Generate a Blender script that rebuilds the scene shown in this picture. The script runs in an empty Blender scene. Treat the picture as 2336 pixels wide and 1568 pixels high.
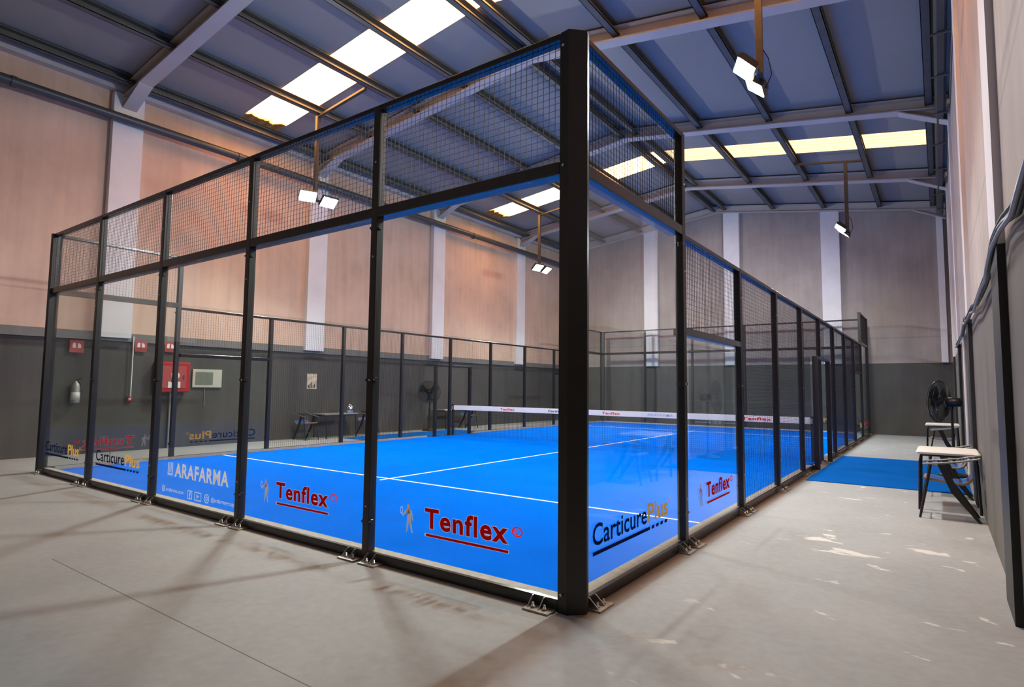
import bpy, math, random
from mathutils import Vector, Matrix

random.seed(7)
SC = bpy.context.scene
COL = SC.collection

# ------------------------------------------------------------------ camera
YAW, PIT, ROL = -0.625, 0.0747, 0.011
FPX = 1350.236
f = Vector((math.sin(YAW) * math.cos(PIT), math.cos(YAW) * math.cos(PIT), math.sin(PIT)))
r0 = Vector((math.cos(YAW), -math.sin(YAW), 0))
u0 = r0.cross(f)
r = r0 * math.cos(ROL) + u0 * math.sin(ROL)
u = -r0 * math.sin(ROL) + u0 * math.cos(ROL)
cd = bpy.data.cameras.new('camera')
cam = bpy.data.objects.new('camera', cd)
COL.objects.link(cam)
cd.sensor_width = 36.0
cd.sensor_fit = 'HORIZONTAL'
cd.lens = 36.0 * FPX / 2336.0
cd.clip_start = 0.05
cd.clip_end = 200
m = Matrix((r, u, -f)).transposed().to_4x4()
m.translation = Vector((1.9582, -3.4414, 1.466))
cam.matrix_world = m
SC.camera = cam

# ------------------------------------------------------------------ world, exposure
W = bpy.data.worlds.new('world')
SC.world = W
W.use_nodes = True
W.node_tree.nodes['Background'].inputs[0].default_value = (0.05, 0.06, 0.08, 1)
W.node_tree.nodes['Background'].inputs[1].default_value = 0.5
SC.view_settings.view_transform = 'Standard'
SC.view_settings.look = 'None'
SC.view_settings.gamma = 1.0
SC.view_settings.exposure = 0.0
try:
    SC.cycles.transparent_max_bounces = 40
    SC.cycles.max_bounces = 10
    SC.cycles.diffuse_bounces = 6
    SC.cycles.sample_clamp_indirect = 6.0
except Exception:
    pass

LED_STRENGTH = 820.0
SKY_STRENGTH = 1.0

# hall
XL, XR, YN, YF = -12.5, 2.34, -6.0, 20.65
BAND = 2.45
RIDGE = -5.1


def roofz(x):
    return 8.95 - (0.12 * (RIDGE - x) if x < RIDGE else 0.15 * (x - RIDGE))


# ------------------------------------------------------------------ materials
def new_mat(name):
    mt = bpy.data.materials.new(name)
    mt.use_nodes = True
    nt = mt.node_tree
    return mt, nt, nt.nodes['Principled BSDF'], nt.nodes, nt.links


def setp(b, **k):
    names = {'base': 'Base Color', 'rough': 'Roughness', 'metal': 'Metallic', 'spec': 'Specular IOR Level',
             'emis': 'Emission Color', 'estr': 'Emission Strength'}
    for a, v in k.items():
        b.inputs[names[a]].default_value = v if not isinstance(v, tuple) else (*v, 1)


def plain(name, col, rough=0.5, metal=0.0, spec=0.5, var=0.0, scale=6.0, bump=0.0):
    mt, nt, b, N, L = new_mat(name)
    setp(b, base=col, rough=rough, metal=metal, spec=spec)
    if var > 0 or bump > 0:
        tc = N.new('ShaderNodeTexCoord')
        nz = N.new('ShaderNodeTexNoise')
        nz.inputs['Scale'].default_value = scale
        nz.inputs['Detail'].default_value = 6
        L.new(tc.outputs['Object'], nz.inputs['Vector'])
        if var > 0:
            cr = N.new('ShaderNodeValToRGB')
            cr.color_ramp.elements[0].position = 0.3
            cr.color_ramp.elements[1].position = 0.7
            cr.color_ramp.elements[0].color = (*[c * (1 - var) for c in col], 1)
            cr.color_ramp.elements[1].color = (*[min(1, c * (1 + var)) for c in col], 1)
            L.new(nz.outputs['Fac'], cr.inputs['Fac'])
            L.new(cr.outputs['Color'], b.inputs['Base Color'])
        if bump > 0:
            bp = N.new('ShaderNodeBump')
            bp.inputs['Strength'].default_value = bump
            bp.inputs['Distance'].default_value = 0.01
            L.new(nz.outputs['Fac'], bp.inputs['Height'])
            L.new(bp.outputs['Normal'], b.inputs['Normal'])
    return mt


def wall_mat(name, up, low, zb=BAND, seams=None):
    """painted precast wall: pale above, charcoal band below, mottled, faint panel joints"""
    mt, nt, b, N, L = new_mat(name)
    geo = N.new('ShaderNodeNewGeometry')
    sep = N.new('ShaderNodeSeparateXYZ')
    L.new(geo.outputs['Position'], sep.inputs[0])
    nz = N.new('ShaderNodeTexNoise')
    nz.inputs['Scale'].default_value = 0.9
    nz.inputs['Detail'].default_value = 8
    nz.inputs['Roughness'].default_value = 0.62
    L.new(geo.outputs['Position'], nz.inputs['Vector'])
    mp = N.new('ShaderNodeMapping')
    mp.inputs['Scale'].default_value = (5, 5, 0.35)
    L.new(geo.outputs['Position'], mp.inputs['Vector'])
    n2 = N.new('ShaderNodeTexNoise')
    n2.inputs['Scale'].default_value = 1.2
    n2.inputs['Detail'].default_value = 4
    L.new(mp.outputs[0], n2.inputs['Vector'])
    ad = N.new('ShaderNodeMath')
    ad.operation = 'ADD'
    L.new(nz.outputs['Fac'], ad.inputs[0])
    mu = N.new('ShaderNodeMath')
    mu.operation = 'MULTIPLY'
    mu.inputs[1].default_value = 0.55
    L.new(n2.outputs['Fac'], mu.inputs[0])
    L.new(mu.outputs[0], ad.inputs[1])
    mr = N.new('ShaderNodeMapRange')
    mr.inputs[1].default_value = 0.5
    mr.inputs[2].default_value = 1.1
    mr.inputs[3].default_value = 0.78
    mr.inputs[4].default_value = 1.14
    L.new(ad.outputs[0], mr.inputs[0])
    gt = N.new('ShaderNodeMath')
    gt.operation = 'GREATER_THAN'
    gt.inputs[1].default_value = zb
    L.new(sep.outputs['Z'], gt.inputs[0])
    mx = N.new('ShaderNodeMix')
    mx.data_type = 'RGBA'
    mx.inputs['A'].default_value = (*low, 1)
    mx.inputs['B'].default_value = (*up, 1)
    L.new(gt.outputs[0], mx.inputs['Factor'])
    # horizontal panel joint at z 3.3
    sb = N.new('ShaderNodeMath')
    sb.operation = 'SUBTRACT'
    sb.inputs[1].default_value = 3.32
    L.new(sep.outputs['Z'], sb.inputs[0])
    ab = N.new('ShaderNodeMath')
    ab.operation = 'ABSOLUTE'
    L.new(sb.outputs[0], ab.inputs[0])
    lt = N.new('ShaderNodeMath')
    lt.operation = 'LESS_THAN'
    lt.inputs[1].default_value = 0.022
    L.new(ab.outputs[0], lt.inputs[0])
    m3 = N.new('ShaderNodeMath')
    m3.operation = 'MULTIPLY'
    m3.inputs[1].default_value = -0.16
    L.new(lt.outputs[0], m3.inputs[0])
    a3 = N.new('ShaderNodeMath')
    a3.operation = 'ADD'
    L.new(mr.outputs[0], a3.inputs[0])
    L.new(m3.outputs[0], a3.inputs[1])
    sc = N.new('ShaderNodeVectorMath')
    sc.operation = 'SCALE'
    L.new(mx.outputs['Result'], sc.inputs[0])
    L.new(a3.outputs[0], sc.inputs['Scale'])
    L.new(sc.outputs[0], b.inputs['Base Color'])
    setp(b, rough=0.75, spec=0.25)
    return mt


def floor_mat():
    mt, nt, b, N, L = new_mat('concrete')
    geo = N.new('ShaderNodeNewGeometry')
    n1 = N.new('ShaderNodeTexNoise')
    n1.inputs['Scale'].default_value = 0.7
    n1.inputs['Detail'].default_value = 7
    n1.inputs['Roughness'].default_value = 0.6
    L.new(geo.outputs['Position'], n1.inputs['Vector'])
    cr = N.new('ShaderNodeValToRGB')
    e = cr.color_ramp.elements
    e[0].position = 0.3
    e[0].color = (0.295, 0.305, 0.31, 1)
    e[1].position = 0.72
    e[1].color = (0.375, 0.387, 0.39, 1)
    L.new(n1.outputs['Fac'], cr.inputs['Fac'])
    # fine scuffs
    n2 = N.new('ShaderNodeTexNoise')
    n2.inputs['Scale'].default_value = 14
    n2.inputs['Detail'].default_value = 5
    L.new(geo.outputs['Position'], n2.inputs['Vector'])
    mr = N.new('ShaderNodeMapRange')
    mr.inputs[1].default_value = 0.3
    mr.inputs[2].default_value = 0.7
    mr.inputs[3].default_value = 0.94
    mr.inputs[4].default_value = 1.05
    L.new(n2.outputs['Fac'], mr.inputs[0])
    sc = N.new('ShaderNodeVectorMath')
    sc.operation = 'SCALE'
    L.new(cr.outputs['Color'], sc.inputs[0])
    L.new(mr.outputs[0], sc.inputs['Scale'])
    # white dried paint specks and patches
    n3 = N.new('ShaderNodeTexNoise')
    n3.inputs['Scale'].default_value = 2.6
    n3.inputs['Detail'].default_value = 5
    n3.inputs['Distortion'].default_value = 0.6
    mp = N.new('ShaderNodeMapping')
    mp.inputs['Scale'].default_value = (1.0, 1.7, 1)
    L.new(geo.outputs['Position'], mp.inputs['Vector'])
    L.new(mp.outputs[0], n3.inputs['Vector'])
    c3 = N.new('ShaderNodeValToRGB')
    c3.color_ramp.elements[0].position = 0.655
    c3.color_ramp.elements[1].position = 0.69
    dv = N.new('ShaderNodeVectorMath')
    dv.operation = 'DISTANCE'
    dv.inputs[1].default_value = (1.15, 3.25, 0)
    L.new(geo.outputs['Position'], dv.inputs[0])
    dm = N.new('ShaderNodeMapRange')
    dm.inputs[1].default_value = 0.0
    dm.inputs[2].default_value = 1.1
    dm.inputs[3].default_value = 0.105
    dm.inputs[4].default_value = 0.0
    L.new(dv.outputs['Value'], dm.inputs[0])
    da = N.new('ShaderNodeMath')
    da.operation = 'ADD'
    L.new(n3.outputs['Fac'], da.inputs[0])
    L.new(dm.outputs[0], da.inputs[1])
    L.new(da.outputs[0], c3.inputs['Fac'])
    # patches sit in the aisle beside the court
    sep = N.new('ShaderNodeSeparateXYZ')
    L.new(geo.outputs['Position'], sep.inputs[0])
    gx = N.new('ShaderNodeMapRange')
    gx.inputs[1].default_value = 0.3
    gx.inputs[2].default_value = 0.8
    gx.inputs[3].default_value = 0.0
    gx.inputs[4].default_value = 0.75
    L.new(sep.outputs['X'], gx.inputs[0])
    gm = N.new('ShaderNodeMath')
    gm.operation = 'MULTIPLY'
    L.new(c3.outputs['Color'], gm.inputs[0])
    L.new(gx.outputs[0], gm.inputs[1])
    mx = N.new('ShaderNodeMix')
    mx.data_type = 'RGBA'
    mx.inputs['B'].default_value = (0.74, 0.72, 0.68, 1)
    L.new(gm.outputs[0], mx.inputs['Factor'])
    L.new(sc.outputs[0], mx.inputs['A'])
    # brown dust blown along the court's near edge
    n4 = N.new('ShaderNodeTexNoise')
    n4.inputs['Scale'].default_value = 3.3
    n4.inputs['Detail'].default_value = 9
    n4.inputs['Roughness'].default_value = 0.7
    L.new(geo.outputs['Position'], n4.inputs['Vector'])
    c4 = N.new('ShaderNodeValToRGB')
    c4.color_ramp.elements[0].position = 0.52
    c4.color_ramp.elements[1].position = 0.72
    L.new(n4.outputs['Fac'], c4.inputs['Fac'])
    gy = N.new('ShaderNodeMapRange')
    gy.inputs[1].default_value = -0.75
    gy.inputs[2].default_value = -0.35
    gy.inputs[3].default_value = 0.0
    gy.inputs[4].default_value = 0.6
    L.new(sep.outputs['Y'], gy.inputs[0])
    gy2 = N.new('ShaderNodeMath')
    gy2.operation = 'LESS_THAN'
    gy2.inputs[1].default_value = 0.05
    L.new(sep.outputs['Y'], gy2.inputs[0])
    g4 = N.new('ShaderNodeMath')
    g4.operation = 'MULTIPLY'
    L.new(c4.outputs['Color'], g4.inputs[0])
    L.new(gy.outputs[0], g4.inputs[1])
    g5 = N.new('ShaderNodeMath')
    g5.operation = 'MULTIPLY'
    L.new(g4.outputs[0], g5.inputs[0])
    L.new(gy2.outputs[0], g5.inputs[1])
    m4 = N.new('ShaderNodeMix')
    m4.data_type = 'RGBA'
    m4.inputs['B'].default_value = (0.30, 0.23, 0.18, 1)
    L.new(g5.outputs[0], m4.inputs['Factor'])
    L.new(mx.outputs['Result'], m4.inputs['A'])
    # brown glue and grime strip on the floor at the foot of the aisle fence
    gs = N.new('ShaderNodeMapRange')
    gs.inputs[1].default_value = 0.17
    gs.inputs[2].default_value = 0.09
    gs.inputs[3].default_value = 0.0
    gs.inputs[4].default_value = 0.75
    wob = N.new('ShaderNodeMath')
    wob.operation = 'MULTIPLY_ADD'
    wob.inputs[1].default_value = 0.06
    L.new(n2.outputs['Fac'], wob.inputs[0])
    L.new(sep.outputs['X'], wob.inputs[2])
    L.new(wob.outputs[0], gs.inputs[0])
    gl1 = N.new('ShaderNodeMath')
    gl1.operation = 'GREATER_THAN'
    gl1.inputs[1].default_value = 0.0
    L.new(sep.outputs['Y'], gl1.inputs[0])
    gx1 = N.new('ShaderNodeMath')
    gx1.operation = 'GREATER_THAN'
    gx1.inputs[1].default_value = -0.4
    L.new(sep.outputs['X'], gx1.inputs[0])
    gx2 = N.new('ShaderNodeMath')
    gx2.operation = 'MULTIPLY'
    L.new(gl1.outputs[0], gx2.inputs[0])
    L.new(gx1.outputs[0], gx2.inputs[1])
    gl1 = gx2
    gl2 = N.new('ShaderNodeMath')
    gl2.operation = 'MULTIPLY'
    L.new(gs.outputs[0], gl2.inputs[0])
    L.new(gl1.outputs[0], gl2.inputs[1])
    m5 = N.new('ShaderNodeMix')
    m5.data_type = 'RGBA'
    m5.inputs['B'].default_value = (0.23, 0.165, 0.12, 1)
    L.new(gl2.outputs[0], m5.inputs['Factor'])
    L.new(m4.outputs['Result'], m5.inputs['A'])
    # saw cut joints: lines at y=-1.57, x=-8.3 etc
    def joint(axis, pos, prev, wid=0.006):
        s = N.new('ShaderNodeMath')
        s.operation = 'SUBTRACT'
        s.inputs[1].default_value = pos
        L.new(sep.outputs[axis], s.inputs[0])
        a = N.new('ShaderNodeMath')
        a.operation = 'ABSOLUTE'
        L.new(s.outputs[0], a.inputs[0])
        t = N.new('ShaderNodeMath')
        t.operation = 'LESS_THAN'
        t.inputs[1].default_value = wid
        L.new(a.outputs[0], t.inputs[0])
        lim = N.new('ShaderNodeMath')
        lim.operation = 'GREATER_THAN'
        lim.inputs[1].default_value = -4.1
        L.new(sep.outputs['X'], lim.inputs[0])
        tm = N.new('ShaderNodeMath')
        tm.operation = 'MULTIPLY'
        L.new(t.outputs[0], tm.inputs[0])
        L.new(lim.outputs[0], tm.inputs[1])
        t = tm
        k = N.new('ShaderNodeMix')
        k.data_type = 'RGBA'
        k.inputs['B'].default_value = (0.12, 0.10, 0.09, 1)
        L.new(t.outputs[0], k.inputs['Factor'])
        L.new(prev, k.inputs['A'])
        return k.outputs['Result']
    out = joint('Y', -1.57, m5.outputs['Result'], 0.004)
    L.new(out, b.inputs['Base Color'])
    setp(b, rough=0.62, spec=0.3)
    return mt


def turf_mat(name, col):
    mt, nt, b, N, L = new_mat(name)
    geo = N.new('ShaderNodeNewGeometry')
    n1 = N.new('ShaderNodeTexNoise')
    n1.inputs['Scale'].default_value = 1.3
    n1.inputs['Detail'].default_value = 6
    L.new(geo.outputs['Position'], n1.inputs['Vector'])
    n2 = N.new('ShaderNodeTexNoise')
    n2.inputs['Scale'].default_value = 160
    n2.inputs['Detail'].default_value = 2
    L.new(geo.outputs['Position'], n2.inputs['Vector'])
    ad = N.new('ShaderNodeMath')
    ad.operation = 'ADD'
    L.new(n1.outputs['Fac'], ad.inputs[0])
    L.new(n2.outputs['Fac'], ad.inputs[1])
    mr = N.new('ShaderNodeMapRange')
    mr.inputs[1].default_value = 0.6
    mr.inputs[2].default_value = 1.4
    mr.inputs[3].default_value = 0.85
    mr.inputs[4].default_value = 1.15
    L.new(ad.outputs[0], mr.inputs[0])
    sc = N.new('ShaderNodeVectorMath')
    sc.operation = 'SCALE'
    sc.inputs[0].default_value = col
    L.new(mr.outputs[0], sc.inputs['Scale'])
    L.new(sc.outputs[0], b.inputs['Base Color'])
    bp = N.new('ShaderNodeBump')
    bp.inputs['Strength'].default_value = 0.35
    bp.inputs['Distance'].default_value = 0.008
    L.new(n2.outputs['Fac'], bp.inputs['Height'])
    L.new(bp.outputs['Normal'], b.inputs['Normal'])
    setp(b, rough=1.0, spec=0.0)
    return mt


def glass_mat():
    mt = bpy.data.materials.new('court_glass')
    mt.use_nodes = True
    nt = mt.node_tree
    N, L = nt.nodes, nt.links
    N.remove(N['Principled BSDF'])
    out = N['Material Output']
    tr = N.new('ShaderNodeBsdfTransparent')
    tr.inputs[0].default_value = (0.95, 0.975, 0.96, 1)
    gl = N.new('ShaderNodeBsdfGlossy')
    gl.inputs['Roughness'].default_value = 0.02
    gl.inputs['Color'].default_value = (0.95, 1, 0.98, 1)
    df = N.new('ShaderNodeBsdfDiffuse')
    df.inputs['Color'].default_value = (0.75, 0.78, 0.76, 1)
    # Schlick reflectance from the symmetric facing term
    lw = N.new('ShaderNodeLayerWeight')
    lw.inputs['Blend'].default_value = 0.5
    pw = N.new('ShaderNodeMath')
    pw.operation = 'POWER'
    pw.inputs[1].default_value = 5.0
    L.new(lw.outputs['Facing'], pw.inputs[0])
    fr = N.new('ShaderNodeMath')
    fr.operation = 'MULTIPLY_ADD'
    fr.inputs[1].default_value = 0.9
    fr.inputs[2].default_value = 0.014
    L.new(pw.outputs[0], fr.inputs[0])
    m1 = N.new('ShaderNodeMixShader')
    L.new(fr.outputs[0], m1.inputs[0])
    L.new(tr.outputs[0], m1.inputs[1])
    L.new(gl.outputs[0], m1.inputs[2])
    # thin film of dust, patchy
    geo = N.new('ShaderNodeNewGeometry')
    nz = N.new('ShaderNodeTexNoise')
    nz.inputs['Scale'].default_value = 2.2
    nz.inputs['Detail'].default_value = 7
    L.new(geo.outputs['Position'], nz.inputs['Vector'])
    mr = N.new('ShaderNodeMapRange')
    mr.inputs[1].default_value = 0.4
    mr.inputs[2].default_value = 0.75
    mr.inputs[3].default_value = 0.0005
    mr.inputs[4].default_value = 0.008
    L.new(nz.outputs['Fac'], mr.inputs[0])
    m2 = N.new('ShaderNodeMixShader')
    L.new(mr.outputs[0], m2.inputs[0])
    L.new(m1.outputs[0], m2.inputs[1])
    L.new(df.outputs[0], m2.inputs[2])
    L.new(m2.outputs[0], out.inputs['Surface'])
    return mt


def skylight_mat(name, col, strength):
    mt = bpy.data.materials.new(name)
    mt.use_nodes = True
    nt = mt.node_tree
    N, L = nt.nodes, nt.links
    N.remove(N['Principled BSDF'])
    out = N['Material Output']
    em = N.new('ShaderNodeEmission')
    geo = N.new('ShaderNodeNewGeometry')
    sep = N.new('ShaderNodeSeparateXYZ')
    L.new(geo.outputs['Position'], sep.inputs[0])
    # leaf litter lying on the low end of the sheet
    nz = N.new('ShaderNodeTexNoise')
    nz.inputs['Scale'].default_value = 2.4
    nz.inputs['Detail'].default_value = 6
    mp = N.new('ShaderNodeMapping')
    mp.inputs['Scale'].default_value = (0.6, 1.6, 1)
    L.new(geo.outputs['Position'], mp.inputs['Vector'])
    L.new(mp.outputs[0], nz.inputs['Vector'])
    ad = N.new('ShaderNodeMath')
    ad.operation = 'MULTIPLY_ADD'
    ad.inputs[1].default_value = 0.7
    L.new(nz.outputs['Fac'], ad.inputs[0])
    L.new(sep.outputs['X'], ad.inputs[2])
    mr = N.new('ShaderNodeMapRange')
    mr.inputs[1].default_value = -11.28
    mr.inputs[2].default_value = -10.95
    L.new(ad.outputs[0], mr.inputs[0])
    # ribs of the corrugated sheet
    wv = N.new('ShaderNodeTexWave')
    wv.bands_direction = 'Y'
    wv.inputs['Scale'].default_value = 1.25
    wv.inputs['Distortion'].default_value = 0.4
    L.new(geo.outputs['Position'], wv.inputs['Vector'])
    rb = N.new('ShaderNodeMapRange')
    rb.inputs[3].default_value = 0.75
    rb.inputs[4].default_value = 1.1
    L.new(wv.outputs['Fac'], rb.inputs[0])
    cl = N.new('ShaderNodeMix')
    cl.data_type = 'RGBA'
    cl.inputs['A'].default_value = (0.10, 0.050, 0.026, 1)
    cl.inputs['B'].default_value = (*col, 1)
    L.new(mr.outputs[0], cl.inputs['Factor'])
    L.new(cl.outputs['Result'], em.inputs['Color'])
    ms = N.new('ShaderNodeMath')
    ms.operation = 'MULTIPLY'
    ms.inputs[1].default_value = strength
    L.new(rb.outputs[0], ms.inputs[0])
    L.new(ms.outputs[0], em.inputs['Strength'])
    L.new(em.outputs[0], out.inputs['Surface'])
    return mt


def emit_mat(name, col, s):
    mt = bpy.data.materials.new(name)
    mt.use_nodes = True
    N, L = mt.node_tree.nodes, mt.node_tree.links
    N.remove(N['Principled BSDF'])
    em = N.new('ShaderNodeEmission')
    em.inputs[0].default_value = (*col, 1)
    em.inputs[1].default_value = s
    L.new(em.outputs[0], N['Material Output'].inputs['Surface'])
    return mt


def vinyl(name, col):
    """cut vinyl film stuck on glass: lets part of the light behind it through"""
    mt = bpy.data.materials.new(name)
    mt.use_nodes = True
    N, L = mt.node_tree.nodes, mt.node_tree.links
    N.remove(N['Principled BSDF'])
    d = N.new('ShaderNodeBsdfDiffuse')
    d.inputs[0].default_value = (*col, 1)
    t = N.new('ShaderNodeBsdfTranslucent')
    t.inputs[0].default_value = (*col, 1)
    x = N.new('ShaderNodeMixShader')
    x.inputs[0].default_value = 0.5
    L.new(d.outputs[0], x.inputs[1])
    L.new(t.outputs[0], x.inputs[2])
    L.new(x.outputs[0], N['Material Output'].inputs['Surface'])
    return mt


M = {}
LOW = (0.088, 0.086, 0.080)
M['wall'] = wall_mat('warm_lit_wall', (0.63, 0.45, 0.345), LOW)  # warm skylight glow put into this wall's colour; all walls share one paint
M['wall_aisle'] = wall_mat('aisle_lit_wall', (0.44, 0.385, 0.35), (0.16, 0.15, 0.135))  # same wall paint, with the aisle's light put into wall and band colours
M['wall_gable'] = wall_mat('dim_lit_wall', (0.36, 0.315, 0.29), (0.085, 0.083, 0.078))  # same wall paint, its dimmer light put into a darker colour
M['pilaster'] = plain('pilaster_paint', (0.70, 0.69, 0.70), 0.7, var=0.05, scale=2)
M['pilaster_dark'] = plain('pilaster_dark_paint', (0.022, 0.022, 0.022), 0.5, var=0.1, scale=3)
M['ledge'] = plain('ledge_paint', (0.16, 0.155, 0.145), 0.7, var=0.1)
M['floor'] = floor_mat()
M['roof'] = plain('roof_sheet', (0.29, 0.28, 0.252), 0.55, var=0.04, scale=0.7)
M['purlin'] = plain('purlin_steel', (0.105, 0.103, 0.092), 0.55, var=0.2, scale=3)
M['rafter'] = plain('rafter_paint', (0.48, 0.44, 0.41), 0.6, var=0.06, scale=2)
M['pipe'] = plain('pipe_plastic', (0.045, 0.05, 0.055), 0.4, var=0.1)
M['steel'] = plain('black_powder_coat', (0.020, 0.019, 0.018), 0.38, spec=0.5, var=0.12, scale=5)
M['rail'] = plain('gloss_black_coat', (0.022, 0.021, 0.020), 0.24, spec=0.45)
M['wire'] = plain('black_wire', (0.018, 0.018, 0.020), 0.35, spec=0.6)
M['bolt'] = plain('zinc_bolt', (0.6, 0.6, 0.58), 0.35, metal=1.0)
M['plate'] = plain('zinc_plate', (0.42, 0.40, 0.36), 0.5, metal=0.6, var=0.25, scale=12)
M['glass'] = glass_mat()
M['turf'] = turf_mat('blue_turf', (0.0, 0.150, 0.82))
M['turf_aisle'] = turf_mat('blue_turf_worn', (0.006, 0.115, 0.46))
M['line'] = plain('white_turf_line', (0.80, 0.82, 0.82), 0.9, var=0.06, scale=20)
M['kerb'] = plain('sand_kerb', (0.40, 0.40, 0.37), 0.9, var=0.15, scale=14)
M['white'] = plain('white_plastic', (0.80, 0.79, 0.75), 0.4, var=0.03)
M['net'] = plain('net_cord', (0.015, 0.015, 0.018), 0.7)
M['band'] = plain('net_tape', (0.80, 0.79, 0.80), 0.7, var=0.04, scale=4)
M['red'] = vinyl('red_vinyl', (0.93, 0.022, 0.014))
M['pale'] = vinyl('pale_vinyl', (0.62, 0.62, 0.72))
M['navy'] = vinyl('navy_vinyl', (0.008, 0.012, 0.05))
M['gold'] = vinyl('gold_vinyl', (0.86, 0.48, 0.08))
M['cream'] = vinyl('cream_vinyl', (0.80, 0.74, 0.66))
M['sky_vinyl'] = vinyl('light_blue_vinyl', (0.55, 0.66, 0.90))
M['orange'] = vinyl('orange_vinyl', (0.80, 0.30, 0.10))
M['grey_vinyl'] = vinyl('grey_vinyl', (0.45, 0.42, 0.42))
M['led'] = emit_mat('led_face', (0.93, 1.0, 1.0), LED_STRENGTH)
M['sky'] = skylight_mat('skylight_sheet', (19.0, 8.4, 2.5), SKY_STRENGTH)
M['sky_far'] = skylight_mat('skylight_sheet_aged', (2.6, 1.5, 0.75), SKY_STRENGTH)
M['lamp_body'] = plain('lamp_body', (0.03, 0.035, 0.04), 0.4, metal=0.3)
M['rust'] = plain('painted_tube', (0.045, 0.036, 0.032), 0.5, var=0.2, scale=9)
M['redpaint'] = plain('red_enamel', (0.42, 0.012, 0.015), 0.35)
M['sign'] = plain('red_sign', (0.42, 0.06, 0.05), 0.5)
M['black'] = plain('black_plastic', (0.012, 0.012, 0.012), 0.4)
M['chrome'] = plain('chrome', (0.75, 0.76, 0.78), 0.2, metal=1.0)
M['greymetal'] = plain('grey_metal', (0.30, 0.30, 0.30), 0.45, metal=0.5)
M['ply'] = plain('plywood_edge', (0.30, 0.20, 0.14), 0.5, var=0.15, scale=20)
M['blueseat'] = plain('blue_seat', (0.02, 0.10, 0.36), 0.4)
M['fanblue'] = plain('fan_blade_plastic', (0.025, 0.04, 0.045), 0.3)
M['beige'] = plain('beige_frame', (0.50, 0.49, 0.38), 0.6)
M['screen'] = plain('grey_green_panel', (0.17, 0.19, 0.14), 0.5, var=0.15, scale=20)
M['paper'] = plain('poster_paper', (0.55, 0.48, 0.36), 0.7, var=0.45, scale=9)
M['silver'] = plain('silver_paint', (0.38, 0.38, 0.37), 0.4, metal=0.3)


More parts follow.
